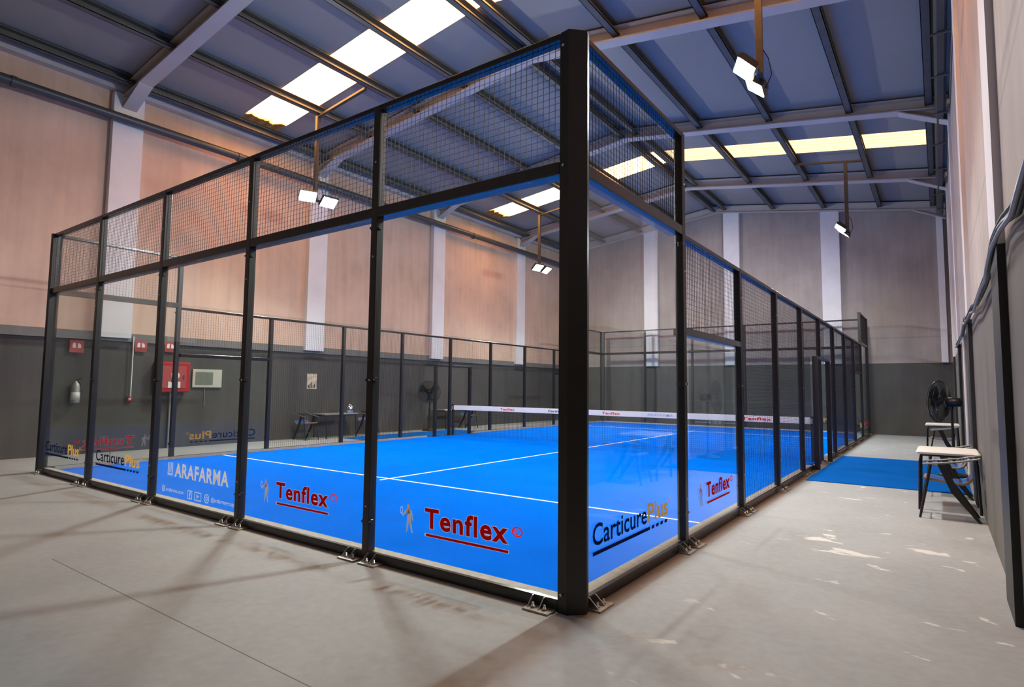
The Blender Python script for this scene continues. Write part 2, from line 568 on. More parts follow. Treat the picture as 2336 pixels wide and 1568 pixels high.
# ------------------------------------------------------------------ mesh helpers
class MB:
    def __init__(self):
        self.v, self.f, self.mi, self.sm = [], [], [], []

    def add(self, vs, fs, mi=0, smooth=False):
        o = len(self.v)
        self.v += [tuple(p) for p in vs]
        for q in fs:
            self.f.append(tuple(i + o for i in q))
            self.mi.append(mi)
            self.sm.append(smooth)
        return self

    def box(self, a, b, mi=0):
        x0, x1 = sorted((a[0], b[0]))
        y0, y1 = sorted((a[1], b[1]))
        z0, z1 = sorted((a[2], b[2]))
        vs = [(x0, y0, z0), (x1, y0, z0), (x1, y1, z0), (x0, y1, z0), (x0, y0, z1), (x1, y0, z1), (x1, y1, z1), (x0, y1, z1)]
        fs = [(0, 3, 2, 1), (4, 5, 6, 7), (0, 1, 5, 4), (1, 2, 6, 5), (2, 3, 7, 6), (3, 0, 4, 7)]
        return self.add(vs, fs, mi)

    def bbox(self, a, b, bev=0.005, mi=0):
        """box with chamfered vertical/horizontal edges"""
        x0, x1 = sorted((a[0], b[0]))
        y0, y1 = sorted((a[1], b[1]))
        z0, z1 = sorted((a[2], b[2]))
        e = min(bev, (x1 - x0) / 2.1, (y1 - y0) / 2.1, (z1 - z0) / 2.1)
        rings = []
        for z, k in ((z0, e), (z0 + e, 0), (z1 - e, 0), (z1, e)):
            X0, X1, Y0, Y1 = x0 + k, x1 - k, y0 + k, y1 - k
            c = e * 0.9
            rings.append([(X0 + c, Y0, z), (X1 - c, Y0, z), (X1, Y0 + c, z), (X1, Y1 - c, z), (X1 - c, Y1, z), (X0 + c, Y1, z), (X0, Y1 - c, z), (X0, Y0 + c, z)])
        vs = [p for q in rings for p in q]
        fs = [tuple(range(7, -1, -1)), tuple(range(24, 32))]
        for k in range(3):
            for i in range(8):
                j = (i + 1) % 8
                fs.append((k * 8 + i, k * 8 + j, k * 8 + 8 + j, k * 8 + 8 + i))
        return self.add(vs, fs, mi)

    def prism(self, poly, axis, a, b, mi=0):
        """2D polygon extruded along axis; poly coords are the other two axes in order"""
        def P(p, t):
            if axis == 0:
                return (t, p[0], p[1])
            if axis == 1:
                return (p[0], t, p[1])
            return (p[0], p[1], t)
        n = len(poly)
        vs = [P(p, a) for p in poly] + [P(p, b) for p in poly]
        fs = [tuple(range(n - 1, -1, -1)), tuple(range(n, 2 * n))]
        fs += [(i, (i + 1) % n, n + (i + 1) % n, n + i) for i in range(n)]
        return self.add(vs, fs, mi)

    def tube(self, pts, rad, n=8, mi=0, closed=False, caps=True):
        pts = [Vector(p) for p in pts]
        k = len(pts)
        rads = rad if isinstance(rad, (list, tuple)) else [rad] * k
        vs = []
        prev = None
        for i in range(k):
            if closed:
                t = pts[(i + 1) % k] - pts[i - 1]
            elif i == 0:
                t = pts[1] - pts[0]
            elif i == k - 1:
                t = pts[-1] - pts[-2]
            else:
                t = (pts[i + 1] - pts[i]).normalized() + (pts[i] - pts[i - 1]).normalized()
            t.normalize()
            if prev is None:
                up = Vector((0, 0, 1)) if abs(t.z) < 0.9 else Vector((1, 0, 0))
                a = t.cross(up).normalized()
            else:
                a = (prev - t * prev.dot(t)).normalized()
            prev = a
            b = t.cross(a)
            for j in range(n):
                w = 2 * math.pi * j / n
                vs.append(pts[i] + (a * math.cos(w) + b * math.sin(w)) * rads[i])
        fs = []
        for i in range(k if closed else k - 1):
            i2 = (i + 1) % k
            for j in range(n):
                j2 = (j + 1) % n
                fs.append((i * n + j, i * n + j2, i2 * n + j2, i2 * n + j))
        self.add(vs, fs, mi, n > 5)
        if caps and not closed:
            self.add(vs[:n], [tuple(range(n - 1, -1, -1))], mi)
            self.add(vs[-n:], [tuple(range(n))], mi)
        return self

    def lathe(self, c, axis, prof, n=20, mi=0):
        """profile [(radius, t)] around an axis vector through c"""
        t = Vector(axis).normalized()
        up = Vector((0, 0, 1)) if abs(t.z) < 0.9 else Vector((1, 0, 0))
        a = t.cross(up).normalized()
        b = t.cross(a)
        c = Vector(c)
        vs = []
        for (rr, h) in prof:
            for j in range(n):
                w = 2 * math.pi * j / n
                vs.append(c + t * h + (a * math.cos(w) + b * math.sin(w)) * rr)
        fs = []
        for i in range(len(prof) - 1):
            for j in range(n):
                j2 = (j + 1) % n
                fs.append((i * n + j, i * n + j2, (i + 1) * n + j2, (i + 1) * n + j))
        fs.append(tuple(range(n - 1, -1, -1)))
        fs.append(tuple(range((len(prof) - 1) * n, len(prof) * n)))
        return self.add(vs, fs, mi, True)

    def data(self, name, mats):
        me = bpy.data.meshes.new(name)
        me.from_pydata(self.v, [], self.f)
        for mt in (mats if isinstance(mats, (list, tuple)) else [mats]):
            me.materials.append(mt)
        me.polygons.foreach_set('material_index', self.mi)
        me.polygons.foreach_set('use_smooth', self.sm)
        me.update()
        return me

    def build(self, name, mats, parent=None):
        return link(name, self.data(name, mats), parent)


def link(name, me, parent=None, loc=(0, 0, 0), rz=0.0):
    o = bpy.data.objects.new(name, me)
    COL.objects.link(o)
    o.location = loc
    o.rotation_euler = (0, 0, rz)
    if parent is not None:
        o.parent = parent
    return o


def tag(o, label=None, cat=None, group=None, kind=None):
    if label:
        o['label'] = label
    if cat:
        o['category'] = cat
    if group:
        o['group'] = group
    if kind:
        o['kind'] = kind
    return o


def thing(name, label, cat, loc=(0, 0, 0), rz=0.0, group=None):
    return tag(link(name, None, None, loc, rz), label, cat, group)


def struct(name, mb, mats):
    return tag(mb.build(name, mats), kind='structure')


def copy_tree(o, parent=None):
    c = o.copy()
    COL.objects.link(c)
    c.parent = parent
    for ch in list(o.children):
        copy_tree(ch, c)
    return c


# ------------------------------------------------------------------ hall shell
struct('floor', MB().box((XL - 0.2, YN - 0.2, -0.2), (XR + 0.2, YF + 0.2, 0)), M['floor'])
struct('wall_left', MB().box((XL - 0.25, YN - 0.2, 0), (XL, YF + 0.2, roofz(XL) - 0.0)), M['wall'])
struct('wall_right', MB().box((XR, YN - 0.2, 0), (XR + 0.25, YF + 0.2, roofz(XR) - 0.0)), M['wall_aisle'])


def gable(y0, y1):
    return MB().prism([(XL, 0), (XR, 0), (XR, roofz(XR)), (RIDGE, roofz(RIDGE)), (XL, roofz(XL))], 1, y0, y1)


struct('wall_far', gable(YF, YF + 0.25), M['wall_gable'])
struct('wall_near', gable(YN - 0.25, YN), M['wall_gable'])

SKY = [(4.15, 5.17), (13.88, 14.95)]
SX0, SX1 = -11.93, 1.9
roof = MB()


def roofquad(mb, x0, x1, y0, y1, t=0.08, mi=0):
    z0, z1 = roofz(x0), roofz(x1)
    vs = [(x0, y0, z0), (x1, y0, z1), (x1, y1, z1), (x0, y1, z0), (x0, y0, z0 + t), (x1, y0, z1 + t), (x1, y1, z1 + t), (x0, y1, z0 + t)]
    fs = [(0, 3, 2, 1), (4, 5, 6, 7), (0, 1, 5, 4), (1, 2, 6, 5), (2, 3, 7, 6), (3, 0, 4, 7)]
    mb.add(vs, fs, mi)


ys = [YN - 0.25, SKY[0][0], SKY[0][1], SKY[1][0], SKY[1][1], YF + 0.25]
for k in range(5):
    if k % 2 == 0:
        roofquad(roof, XL - 0.25, RIDGE, ys[k], ys[k + 1])
        roofquad(roof, RIDGE, XR + 0.25, ys[k], ys[k + 1])
    else:
        roofquad(roof, XL - 0.25, SX0, ys[k], ys[k + 1])
        roofquad(roof, SX1, XR + 0.25, ys[k], ys[k + 1])
struct('ceiling', roof, M['roof'])
n = 1
for k, (a, b) in enumerate(SKY):
    for (x0, x1) in ((SX0, RIDGE), (RIDGE, SX1)):
        mb = MB()
        roofquad(mb, x0, x1, a, b, 0.03)
        struct('window_%d' % n, mb, M['sky'] if (k == 0 or x0 < RIDGE) else M['sky_far'])
        n += 1

# pilasters: left, right and gable walls
PIL_Y = [-3.2, 1.85, 6.85, 11.9, 17.0]
n = 1
for y in PIL_Y:
    struct('trim_%d' % n, MB().box((XL, y - 0.3, BAND), (XL + 0.16, y + 0.3, roofz(XL) - 0.25)), M['pilaster'])
    n += 1
    struct('trim_%d' % n, MB().box((XR - 0.045, y - 0.3, BAND), (XR, y + 0.3, roofz(XR) - 0.22)), M['pilaster'])
    n += 1
    struct('trim_%d' % n, MB().box((XR - 0.045, y - 0.3, 0.0), (XR, y + 0.3, BAND)), M['pilaster_dark'])
    n += 1
for x in (-11.6, -8.0, -4.6, -1.1):
    struct('trim_%d' % n, MB().box((x - 0.3, YF - 0.12, BAND), (x + 0.3, YF, roofz(x) - 0.3)), M['pilaster'])
    n += 1
struct('trim_%d' % n, MB().box((2.05, YF - 0.12, BAND), (XR - 0.11, YF, roofz(2.3) - 0.35)), M['pilaster'])
n += 1
# ledge along the top of the charcoal band (left wall) and its panel posts
struct('trim_%d' % n, MB().box((XL, YN, 2.38), (XL + 0.05, YF, 2.56)), M['ledge'])
n += 1
# wall head beams
struct('trim_%d' % n, MB().box((XL, YN, roofz(XL) - 0.22), (XL + 0.2, YF, roofz(XL) - 0.02)), M['rafter'])
n += 1

# ------------------------------------------------------------------ roof steel
raft_names = {-3.2: 'painted steel portal rafter nearest the viewer, just above the near wall',
              1.85: 'pale steel portal rafter on the first wall pilaster beyond the near corner',
              6.85: 'pale steel portal rafter crossing just past the near skylight, tinted orange',
              11.9: 'pale steel portal rafter halfway down the hall, before the far skylight',
              17.0: 'pale steel portal rafter behind the far skylight',
              20.5: 'pale steel rafter lying on top of the far gable wall'}
for y, lab in raft_names.items():
    mb = MB()
    w = 0.14 if y < 20 else 0.09
    for (xa, xb) in ((XL + 0.02, RIDGE), (RIDGE, XR - 0.02)):
        za, zb = roofz(xa), roofz(xb)
        for (t0, t1, hw) in ((-0.05, -0.08, w), (-0.08, -0.30, 0.012), (-0.30, -0.33, w)):
            vs = []
            for yy in (y - hw, y + hw):
                vs += [(xa, yy, za + t1), (xb, yy, zb + t1), (xb, yy, zb + t0), (xa, yy, za + t0)]
            mb.add(vs, [(0, 1, 2, 3), (7, 6, 5, 4), (0, 4, 5, 1), (3, 2, 6, 7), (1, 5, 6, 2), (0, 3, 7, 4)])
    # haunches
    for (xe, s) in ((XL + 0.02, 1), (XR - 0.02, -1)):
        ze = roofz(xe)
        xi = xe + s * 0.9
        mb.prism([(xe, ze - 0.33), (xi, roofz(xi) - 0.33), (xe, ze - 0.62)], 1, y - 0.012, y + 0.012)
        vs = []
        for yy in (y - w, y + w):
            vs += [(xe, yy, ze - 0.64), (xi, yy, roofz(xi) - 0.345), (xi, yy, roofz(xi) - 0.32), (xe, yy, ze - 0.615)]
        mb.add(vs, [(0, 1, 2, 3), (7, 6, 5, 4), (0, 4, 5, 1), (3, 2, 6, 7), (1, 5, 6, 2), (0, 3, 7, 4)])
    tag(mb.build('roof_rafter', M['rafter']), lab, 'roof beam', 'portal rafters under the roof')

pur = [(-12.05, 'dark steel purlin lowest on the slope over the hose cabinet wall'),
       (-10.25, 'dark steel purlin second up from the hose cabinet wall'),
       (-8.5, 'dark steel purlin third up from the hose cabinet wall'),
       (-6.93, 'dark steel purlin fourth up from the hose cabinet wall'),
       (-5.3, 'dark steel ridge purlin on the hose cabinet side of the ridge'),
       (-4.87, 'dark steel ridge purlin on the fan side of the ridge'),
       (-3.05, 'dark steel purlin first down from the ridge on the fan side'),
       (-1.32, 'dark steel purlin second down from the ridge on the fan side'),
       (0.42, 'dark steel purlin third down from the ridge on the fan side'),
       (1.92, 'dark steel purlin lowest on the slope beside the gutter')]
for x, lab in pur:
    mb = MB()
    z = roofz(x) - 0.006
    s = -0.12 if x > RIDGE else 0.12
    # C section: web, two flanges and a lip
    w = 0.13
    mb.box((x - 0.01, YN, z - 0.215), (x + 0.002, YF - 0.01, z - 0.012))
    mb.box((x - 0.01, YN, z - 0.215), (x + w, YF - 0.01, z - 0.203))
    mb.box((x - 0.01, YN, z - 0.040), (x + w, YF - 0.01, z - 0.026))
    mb.box((x + w - 0.012, YN, z - 0.215), (x + w, YF - 0.01, z - 0.165))
    tag(mb.build('roof_purlin', M['purlin']), lab, 'roof beam', 'purlins under the roof')

# drain pipe on the left wall, gutter on the right wall
dp = thing('drain_pipe', 'long dark drain pipe high on the orange lit wall', 'pipe', (-12.2, 6, 7.2))
MB().tube([(0, -12, 0), (0, 14.3, 0.02)], 0.095, 14).build('pipe', M['pipe'], dp)
for y in (-0.2, 4.3, 8.9, 13.6, 18.2):
    MB().tube([(0, y - 6 - 0.04, 0.0), (0, y - 6 + 0.04, 0.0)], 0.112, 14).build('coupling', M['pipe'], dp)
for y in (1.85, 6.85, 11.9, 17.0):
    MB().box((-0.16, y - 6.02, 0.05), (0.0, y - 5.98, 0.10)).build('bracket', M['pipe'], dp)
gt = thing('gutter', 'dark eaves gutter on brackets along the top of the fan side wall', 'gutter', (2.17, 6, 7.38))
MB().prism([(-0.09, 0.1), (-0.09, -0.04), (-0.05, -0.1), (0.05, -0.1), (0.09, -0.04), (0.09, 0.1)], 1, -12, 14.3).build('trough', M['pipe'], gt)
for y in (3.4, 6.3, 8.0, 9.6, 11.4, 13.3, 15.2, 17.6, 19.4):
    MB().box((-0.14, y - 6.02, -0.13), (0.14, y - 5.98, -0.105)).build('bracket', M['purlin'], gt)

# ------------------------------------------------------------------ text helper
_txt = {}


def text_data(s, off=0.0):
    key = (s, off)
    if key in _txt:
        return _txt[key]
    cu = bpy.data.curves.new('t', 'FONT')
    cu.body = s
    cu.offset = off
    cu.size = 1.0
    cu.space_character = 1.12 if off >= 0.025 else 1.02
    cu.resolution_u = 3
    o = bpy.data.objects.new('t', cu)
    COL.objects.link(o)
    dg = bpy.context.evaluated_depsgraph_get()
    me = o.evaluated_get(dg).to_mesh()
    vs = [tuple(v.co) for v in me.vertices]
    fs = [tuple(p.vertices) for p in me.polygons]
    o.evaluated_get(dg).to_mesh_clear()
    bpy.data.objects.remove(o)
    bpy.data.curves.remove(cu)
    _txt[key] = (vs, fs)
    return vs, fs


def put_text(mb, s, x0, x1, zb, cap, y, mi, off=0.0, ref=None):
    """text laid in the local xz plane, baseline zb, cap height cap, stretched to x0..x1"""
    vs, fs = text_data(s, off)
    bv, _ = text_data(s, 0.025 if off >= 0.025 else 0.0)
    cv, _ = text_data('H', 0.0)
    bx0 = min(v[0] for v in bv)
    bx1 = max(v[0] for v in bv)
    hz0 = min(v[1] for v in cv)
    hz1 = max(v[1] for v in cv)
    sx = (x1 - x0) / (bx1 - bx0)
    sz = cap / (hz1 - hz0)
    mb.add([(x0 + (v[0] - bx0) * sx, y, zb + (v[1] - hz0) * sz) for v in vs], fs, mi)


def flat(mb, pts, y, mi):
    mb.add([(p[0], y, p[1]) for p in pts], [tuple(range(len(pts)))], mi)


def disc(mb, cx, cz, rx, rz, y, mi, n=20, inner=0.0):
    o = [(cx + rx * math.cos(2 * math.pi * i / n), cz + rz * math.sin(2 * math.pi * i / n)) for i in range(n)]
    if inner <= 0:
        flat(mb, o, y, mi)
        return
    q = [(cx + inner * rx * math.cos(2 * math.pi * i / n), cz + inner * rz * math.sin(2 * math.pi * i / n)) for i in range(n)]
    vs = [(p[0], y, p[1]) for p in o] + [(p[0], y, p[1]) for p in q]
    mb.add(vs, [(i, (i + 1) % n, n + (i + 1) % n, n + i) for i in range(n)], mi)


# sticker sets, drawn in a local frame: x along the pane from its left edge (seen from outside), z up,
# y a hair outside the glass. returns list of (part name, MB, materials)
Y1, Y2 = -0.0015, -0.003


def st_tenflex():
    a = MB()
    put_text(a, 'Tenflex', 0.665, 1.475, 0.368, 0.142, -0.0006, 1, 0.028)
    flat(a, [(0.68, 0.300), (1.48, 0.300), (1.48, 0.319), (0.68, 0.319)], -0.0006, 1)
    put_text(a, 'Tenflex', 0.665, 1.475, 0.368, 0.142, Y1, 0, 0.046)
    put_text(a, 'Tenflex', 0.665, 1.475, 0.368, 0.142, Y2, 1, 0.028)
    flat(a, [(0.665, 0.297), (1.485, 0.297), (1.485, 0.322), (0.665, 0.322)], Y1, 0)
    flat(a, [(0.68, 0.300), (1.48, 0.300), (1.48, 0.319), (0.68, 0.319)], Y2, 1)
    put_text(a, '\u00ae', 1.51, 1.60, 0.425, 0.065, Y2, 1, 0.02)
    b = MB()
    cx = 0.49
    disc(b, cx - 0.01, 0.505, 0.013, 0.017, Y2, 0, 12)                       # head
    flat(b, [(cx - 0.035, 0.478), (cx - 0.008, 0.492), (cx + 0.012, 0.455), (cx - 0.02, 0.435)], Y2, 0)  # orange shoulder
    flat(b, [(cx - 0.008, 0.487), (cx + 0.03, 0.470), (cx + 0.045, 0.40), (cx + 0.035, 0.395), (cx + 0.022, 0.445), (cx + 0.02, 0.385), (cx - 0.025, 0.385), (cx - 0.02, 0.45)], Y1, 1)
    flat(b, [(cx - 0.025, 0.385), (cx + 0.0, 0.385), (cx - 0.012, 0.33), (cx - 0.022, 0.30), (cx - 0.03, 0.30)], Y1, 1)
    flat(b, [(cx + 0.0, 0.385), (cx + 0.022, 0.385), (cx + 0.04, 0.315), (cx + 0.046, 0.30), (cx + 0.028, 0.30)], Y1, 1)
    flat(b, [(cx - 0.035, 0.478), (cx - 0.02, 0.46), (cx - 0.066, 0.425), (cx - 0.07, 0.435)], Y1, 1)
    disc(b, cx - 0.088, 0.465, 0.016, 0.032, Y1, 2, 14, 0.72)                # racket
    flat(b, [(cx - 0.078, 0.436), (cx - 0.072, 0.438), (cx - 0.066, 0.418), (cx - 0.070, 0.415)], Y1, 2)
    return [('brand_lettering', a, [M['pale'], M['red']]), ('player_emblem', b, [M['orange'], M['grey_vinyl'], M['pale']])]


def st_carticure():
    a = MB()
    put_text(a, 'Carticure', 0.275, 1.20, 0.378, 0.145, Y2, 0, 0.012)
    put_text(a, 'Plus', 1.235, 1.66, 0.378, 0.145, Y2, 1, 0.02)
    put_text(a, '\u00ae', 1.675, 1.73, 0.475, 0.04, Y2, 1, 0.0)
    flat(a, [(0.275, 0.312), (1.27, 0.312), (1.27, 0.338), (0.275, 0.338)], Y2, 0)
    for k in range(4):
        x = 1.30 + k * 0.095
        flat(a, [(x, 0.312), (x + 0.055, 0.312), (x + 0.065, 0.338), (x + 0.01, 0.338)], Y2, 0)
    return [('brand_lettering', a, [M['navy'], M['gold']])]


def st_arafarma():
    a = MB()
    put_text(a, 'ARAFARMA', 0.60, 1.80, 0.372, 0.15, Y2, 0, 0.03)
    # small building emblem
    for (x0, x1, z0, z1) in ((0.42, 0.445, 0.372, 0.525), (0.458, 0.478, 0.41, 0.525), (0.492, 0.512, 0.41, 0.525), (0.526, 0.55, 0.372, 0.525), (0.445, 0.526, 0.372, 0.40)):
        flat(a, [(x0, z0), (x1, z0), (x1, z1), (x0, z1)], Y2, 1)
    b = MB()
    disc(b, 0.335, 0.205, 0.04, 0.04, Y2, 0, 20, 0.72)
    disc(b, 0.335, 0.205, 0.018, 0.04, Y2, 0, 16, 0.6)
    flat(b, [(0.30, 0.202), (0.37, 0.202), (0.37, 0.208), (0.30, 0.208)], Y2, 0)
    put_text(b, 'arafarma.com', 0.40, 0.835, 0.183, 0.042, Y2, 0, 0.02)
    # social icons: f, play button, round camera
    def ring(x0, x1, z0, z1, t):
        for q in (((x0, z0), (x1, z0), (x1, z0 + t), (x0, z0 + t)), ((x0, z1 - t), (x1, z1 - t), (x1, z1), (x0, z1)),
                  ((x0, z0), (x0 + t, z0), (x0 + t, z1), (x0, z1)), ((x1 - t, z0), (x1, z0), (x1, z1), (x1 - t, z1))):
            flat(b, q, Y2, 0)
    ring(0.925, 1.035, 0.145, 0.245, 0.013)
    put_text(b, 'f', 0.962, 1.002, 0.158, 0.065, Y2, 0, 0.03)
    ring(1.085, 1.245, 0.145, 0.245, 0.013)
    flat(b, [(1.14, 0.170), (1.195, 0.195), (1.14, 0.220)], Y2, 0)
    disc(b, 1.36, 0.195, 0.056, 0.052, Y2, 0, 22, 0.76)
    disc(b, 1.36, 0.195, 0.026, 0.026, Y2, 0, 16, 0.55)
    put_text(b, '@arafarmagroup', 1.455, 1.93, 0.178, 0.042, Y2, 0, 0.02)
    return [('brand_lettering', a, [M['cream'], M['sky_vinyl']]), ('contact_lettering', b, [M['sky_vinyl']])]


STICK = {}
for k, fn in (('T', st_tenflex), ('C', st_carticure), ('A', st_arafarma)):
    STICK[k] = [(nm, mb.data(nm, mats)) for nm, mb, mats in fn()]

# ------------------------------------------------------------------ padel court enclosure
# each wall is laid out in a local frame: x along the wall seen from outside left to right,
# y pointing inward, z up; the Empty is turned to its side.
H4, H3 = 3.97, 2.97
PW = 0.08


def wires(mb, x0, x1, z0, z1, y=0.0, step=0.05):
    nx = int(round((x1 - x0) / step))
    for i in range(nx + 1):
        x = x0 + (x1 - x0) * i / nx
        mb.box((x - 0.0014, y - 0.002, z0), (x + 0.0014, y + 0.002, z1))
    nz = int(round((z1 - z0) / step))
    for i in range(nz + 1):
        z = z0 + (z1 - z0) * i / nz
        mb.box((x0, y + 0.002, z - 0.0009), (x1, y + 0.005, z + 0.0009))


def post(par, x, z1, bolts=True):
    p = MB().bbox((x - PW / 2, -0.01, 0), (x + PW / 2, PW - 0.01, z1), 0.006).build('post', M['steel'], par)
    if bolts:
        for z in (0.45, 1.52, 2.6, 3.45):
            if z < z1 - 0.2:
                MB().lathe((x, -0.008, z), (0, -1, 0), [(0.010, 0), (0.010, 0.006), (0.005, 0.010)], 8).build('bolt', M['bolt'], p)
    return p


def clip(par, x, z):
    """glass clamp: a small black lug at the pane edge with a pin"""
    mb = MB()
    mb.bbox((x - 0.055, 0.0, z - 0.022), (x + 0.055, 0.035, z + 0.022), 0.004)
    mb.tube([(x - 0.045, -0.012, z), (x - 0.045, 0.01, z)], 0.010, 8)
    mb.tube([(x + 0.045, -0.012, z), (x + 0.045, 0.01, z)], 0.010, 8)
    mb.build('glass_clamp', M['steel'], par)


def foot(par, x):
    p = MB().box((x - 0.10, -0.11, 0), (x + 0.10, 0.0, 0.012)).build('base_plate', M['plate'], par)
    for dx in (-0.045, 0.045):
        b = MB()
        b.lathe((x + dx, -0.06, 0.012), (0, 0, 1), [(0.016, 0), (0.016, 0.012), (0.008, 0.012), (0.008, 0.034)], 8)
        b.prism([(-0.09, 0.012), (-0.0, 0.012), (-0.0, 0.075), (-0.02, 0.075)], 0, x + dx - 0.036, x + dx - 0.028)
        b.build('bolt', M['bolt'], p)


def rail(par, name, x0, x1, z0, z1, d=0.135):
    MB().bbox((x0, -0.008, z0), (x1, d - 0.012, z1), 0.004).build(name, M['rail'], par)


def pane(par, x0, x1, z0, z1, st=None, sx=0.0):
    g = MB().box((x0, 0.022, z0), (x1, 0.032, z1)).build('glass_pane', M['glass'], par)
    if st:
        for nm, me in STICK[st]:
            o = link(nm, me, g, (sx, 0.0205, 0.0))
    return g


def meshpanel(par, rects):
    mb = MB()
    for (x0, x1, z0, z1) in rects:
        wires(mb, x0, x1, z0, z1, 0.03)
    mb.build('mesh_panel', M['wire'], par)


def kerb(par, x0, x1):
    MB().box((x0, 0.036, 0.0), (x1, 0.135, 0.074)).build('sand_kerb', M['kerb'], par)


def glass_wall(name, label, loc, rz, stickers, clips=True):
    """10 m end wall; local x runs 0..10.12"""
    t = thing(name, label, 'glass wall', loc, rz)
    xs = [0.0, 2.03, 4.05, 6.07, 8.09, 10.12]
    for x in xs[1:-1]:
        post(t, x, H4)
    rail(t, 'bottom_rail', 0.13, 9.99, 0.0, 0.078, 0.047)
    rail(t, 'mid_rail', 0.13, 9.99, 2.95, 3.04)
    rail(t, 'top_rail', 0.13, 9.99, H4 - 0.045, H4, 0.10)
    kerb(t, 0.13, 9.99)
    for k in range(5):
        a = xs[k] + (PW / 2 if k else 0.13)
        b = xs[k + 1] - (PW / 2 if k < 4 else 0.13)
        pane(t, a, b, 0.079, 2.949, stickers[k], xs[k])
        meshpanel(t, [(a + 0.01, b - 0.01, 3.042, H4 - 0.047)])
    for k, x in enumerate(xs[1:-1]):
        for z in (0.32, 1.52, 2.86):
            clip(t, x, z)
        foot(t, x + 0.13)
        foot(t, x - 0.13)
    foot(t, 0.24)
    foot(t, 9.88)
    return t


def side_fence(name, label, loc, rz, st):
    """20 m side; local x runs 0..20.12 left to right seen from outside"""
    t = thing(name, label, 'fence', loc, rz)
    xs = [0.0, 2.08] + [2.08 + 1.995 * k for k in range(1, 9)] + [20.12]
    Lx = xs[-1]
    for i, x in enumerate(xs[1:-1], 1):
        post(t, x, H4 if i in (1, 9) else H3)
        if i in (1, 2, 8, 9):
            for z in (0.32, 1.52) + ((2.86,) if i in (1, 9) else ()):
                clip(t, x, z)
        foot(t, x + 0.13)
        foot(t, x - 0.13)
    foot(t, 0.24)
    foot(t, Lx - 0.24)
    D0, D1, DZ = 9.02, 11.10, 2.08
    rail(t, 'bottom_rail', 0.13, D0, 0.0, 0.078, 0.047)
    rail(t, 'bottom_rail', D1, Lx - 0.13, 0.0, 0.078, 0.047)
    for (a, b) in ((0.13, xs[1] - PW / 2), (xs[9] + PW / 2, Lx - 0.13)):
        rail(t, 'top_rail', a, b + (PW if a < 1 else 0), H4 - 0.045, H4, 0.10)
        rail(t, 'mid_rail', a, b, 2.95, 3.04)
    rail(t, 'top_rail', xs[1] + PW / 2, xs[9] - PW / 2, H3 - 0.045, H3, 0.10)
    for (a, b) in ((xs[1], xs[2]), (xs[8], xs[9])):
        rail(t, 'mid_rail', a + PW / 2, b - PW / 2, 1.99, 2.06)
    kerb(t, 0.21, D0)
    kerb(t, D1, Lx - 0.21)
    for k in range(10):
        a = xs[k] + (PW / 2 if k else 0.13)
        b = xs[k + 1] - (PW / 2 if k < 9 else 0.13)
        if k in (0, 9):
            pane(t, a, b, 0.079, 2.949, st[k], xs[k])
            meshpanel(t, [(a + 0.01, b - 0.01, 3.042, H4 - 0.047)])
        elif k in (1, 8):
            pane(t, a, b, 0.079, 1.989, st[k], xs[k])
            meshpanel(t, [(a + 0.01, b - 0.01, 2.062, H3 - 0.047)])
        elif k == 4:
            meshpanel(t, [(a + 0.01, D0, 0.087, H3 - 0.047), (D0 + 0.005, b - 0.01, DZ + 0.05, H3 - 0.047)])
        elif k == 5:
            meshpanel(t, [(a + 0.01, D1 - 0.005, DZ + 0.05, H3 - 0.047), (D1, b - 0.01, 0.087, H3 - 0.047)])
        else:
            meshpanel(t, [(a + 0.01, b - 0.01, 0.087, H3 - 0.047)])
    # doorway frame, standing proud of the fence
    mb = MB()
    mb.bbox((D0 - 0.04, -0.10, 0), (D0 + 0.04, -0.012, DZ + 0.05), 0.004)
    mb.bbox((D1 - 0.54, -0.10, 0), (D1 - 0.46, -0.012, DZ + 0.05), 0.004)
    mb.bbox((D0 + 0.041, -0.10, DZ), (D1 - 0.541, -0.012, DZ + 0.05), 0.004)
    mb.build('door_frame', M['steel'], t)
    return t


glass_wall('glass_wall', 'long glass end wall of the padel court nearest the camera, lettered ARAFARMA in cream', (-10.12, 0, 0), 0.0,
           {0: 'C', 1: 'C', 2: 'A', 3: 'T', 4: 'T'})
glass_wall('glass_wall', 'glass end wall at the far end of the padel court, beyond the net', (0, 20.12, 0), math.pi,
           {0: 'C', 1: 'C', 2: 'A', 3: 'T', 4: 'T'})
side_fence('court_fence', 'black mesh side fence of the padel court along the aisle with the white tables', (0, 0, 0), math.pi / 2,
           {0: 'C', 1: 'T', 8: 'C', 9: 'T'})
side_fence('court_fence', 'black mesh side fence of the padel court facing the red hose cabinet', (-10.12, 20.12, 0), -math.pi / 2,
           {0: 'C', 1: 'T', 8: 'C', 9: 'T'})

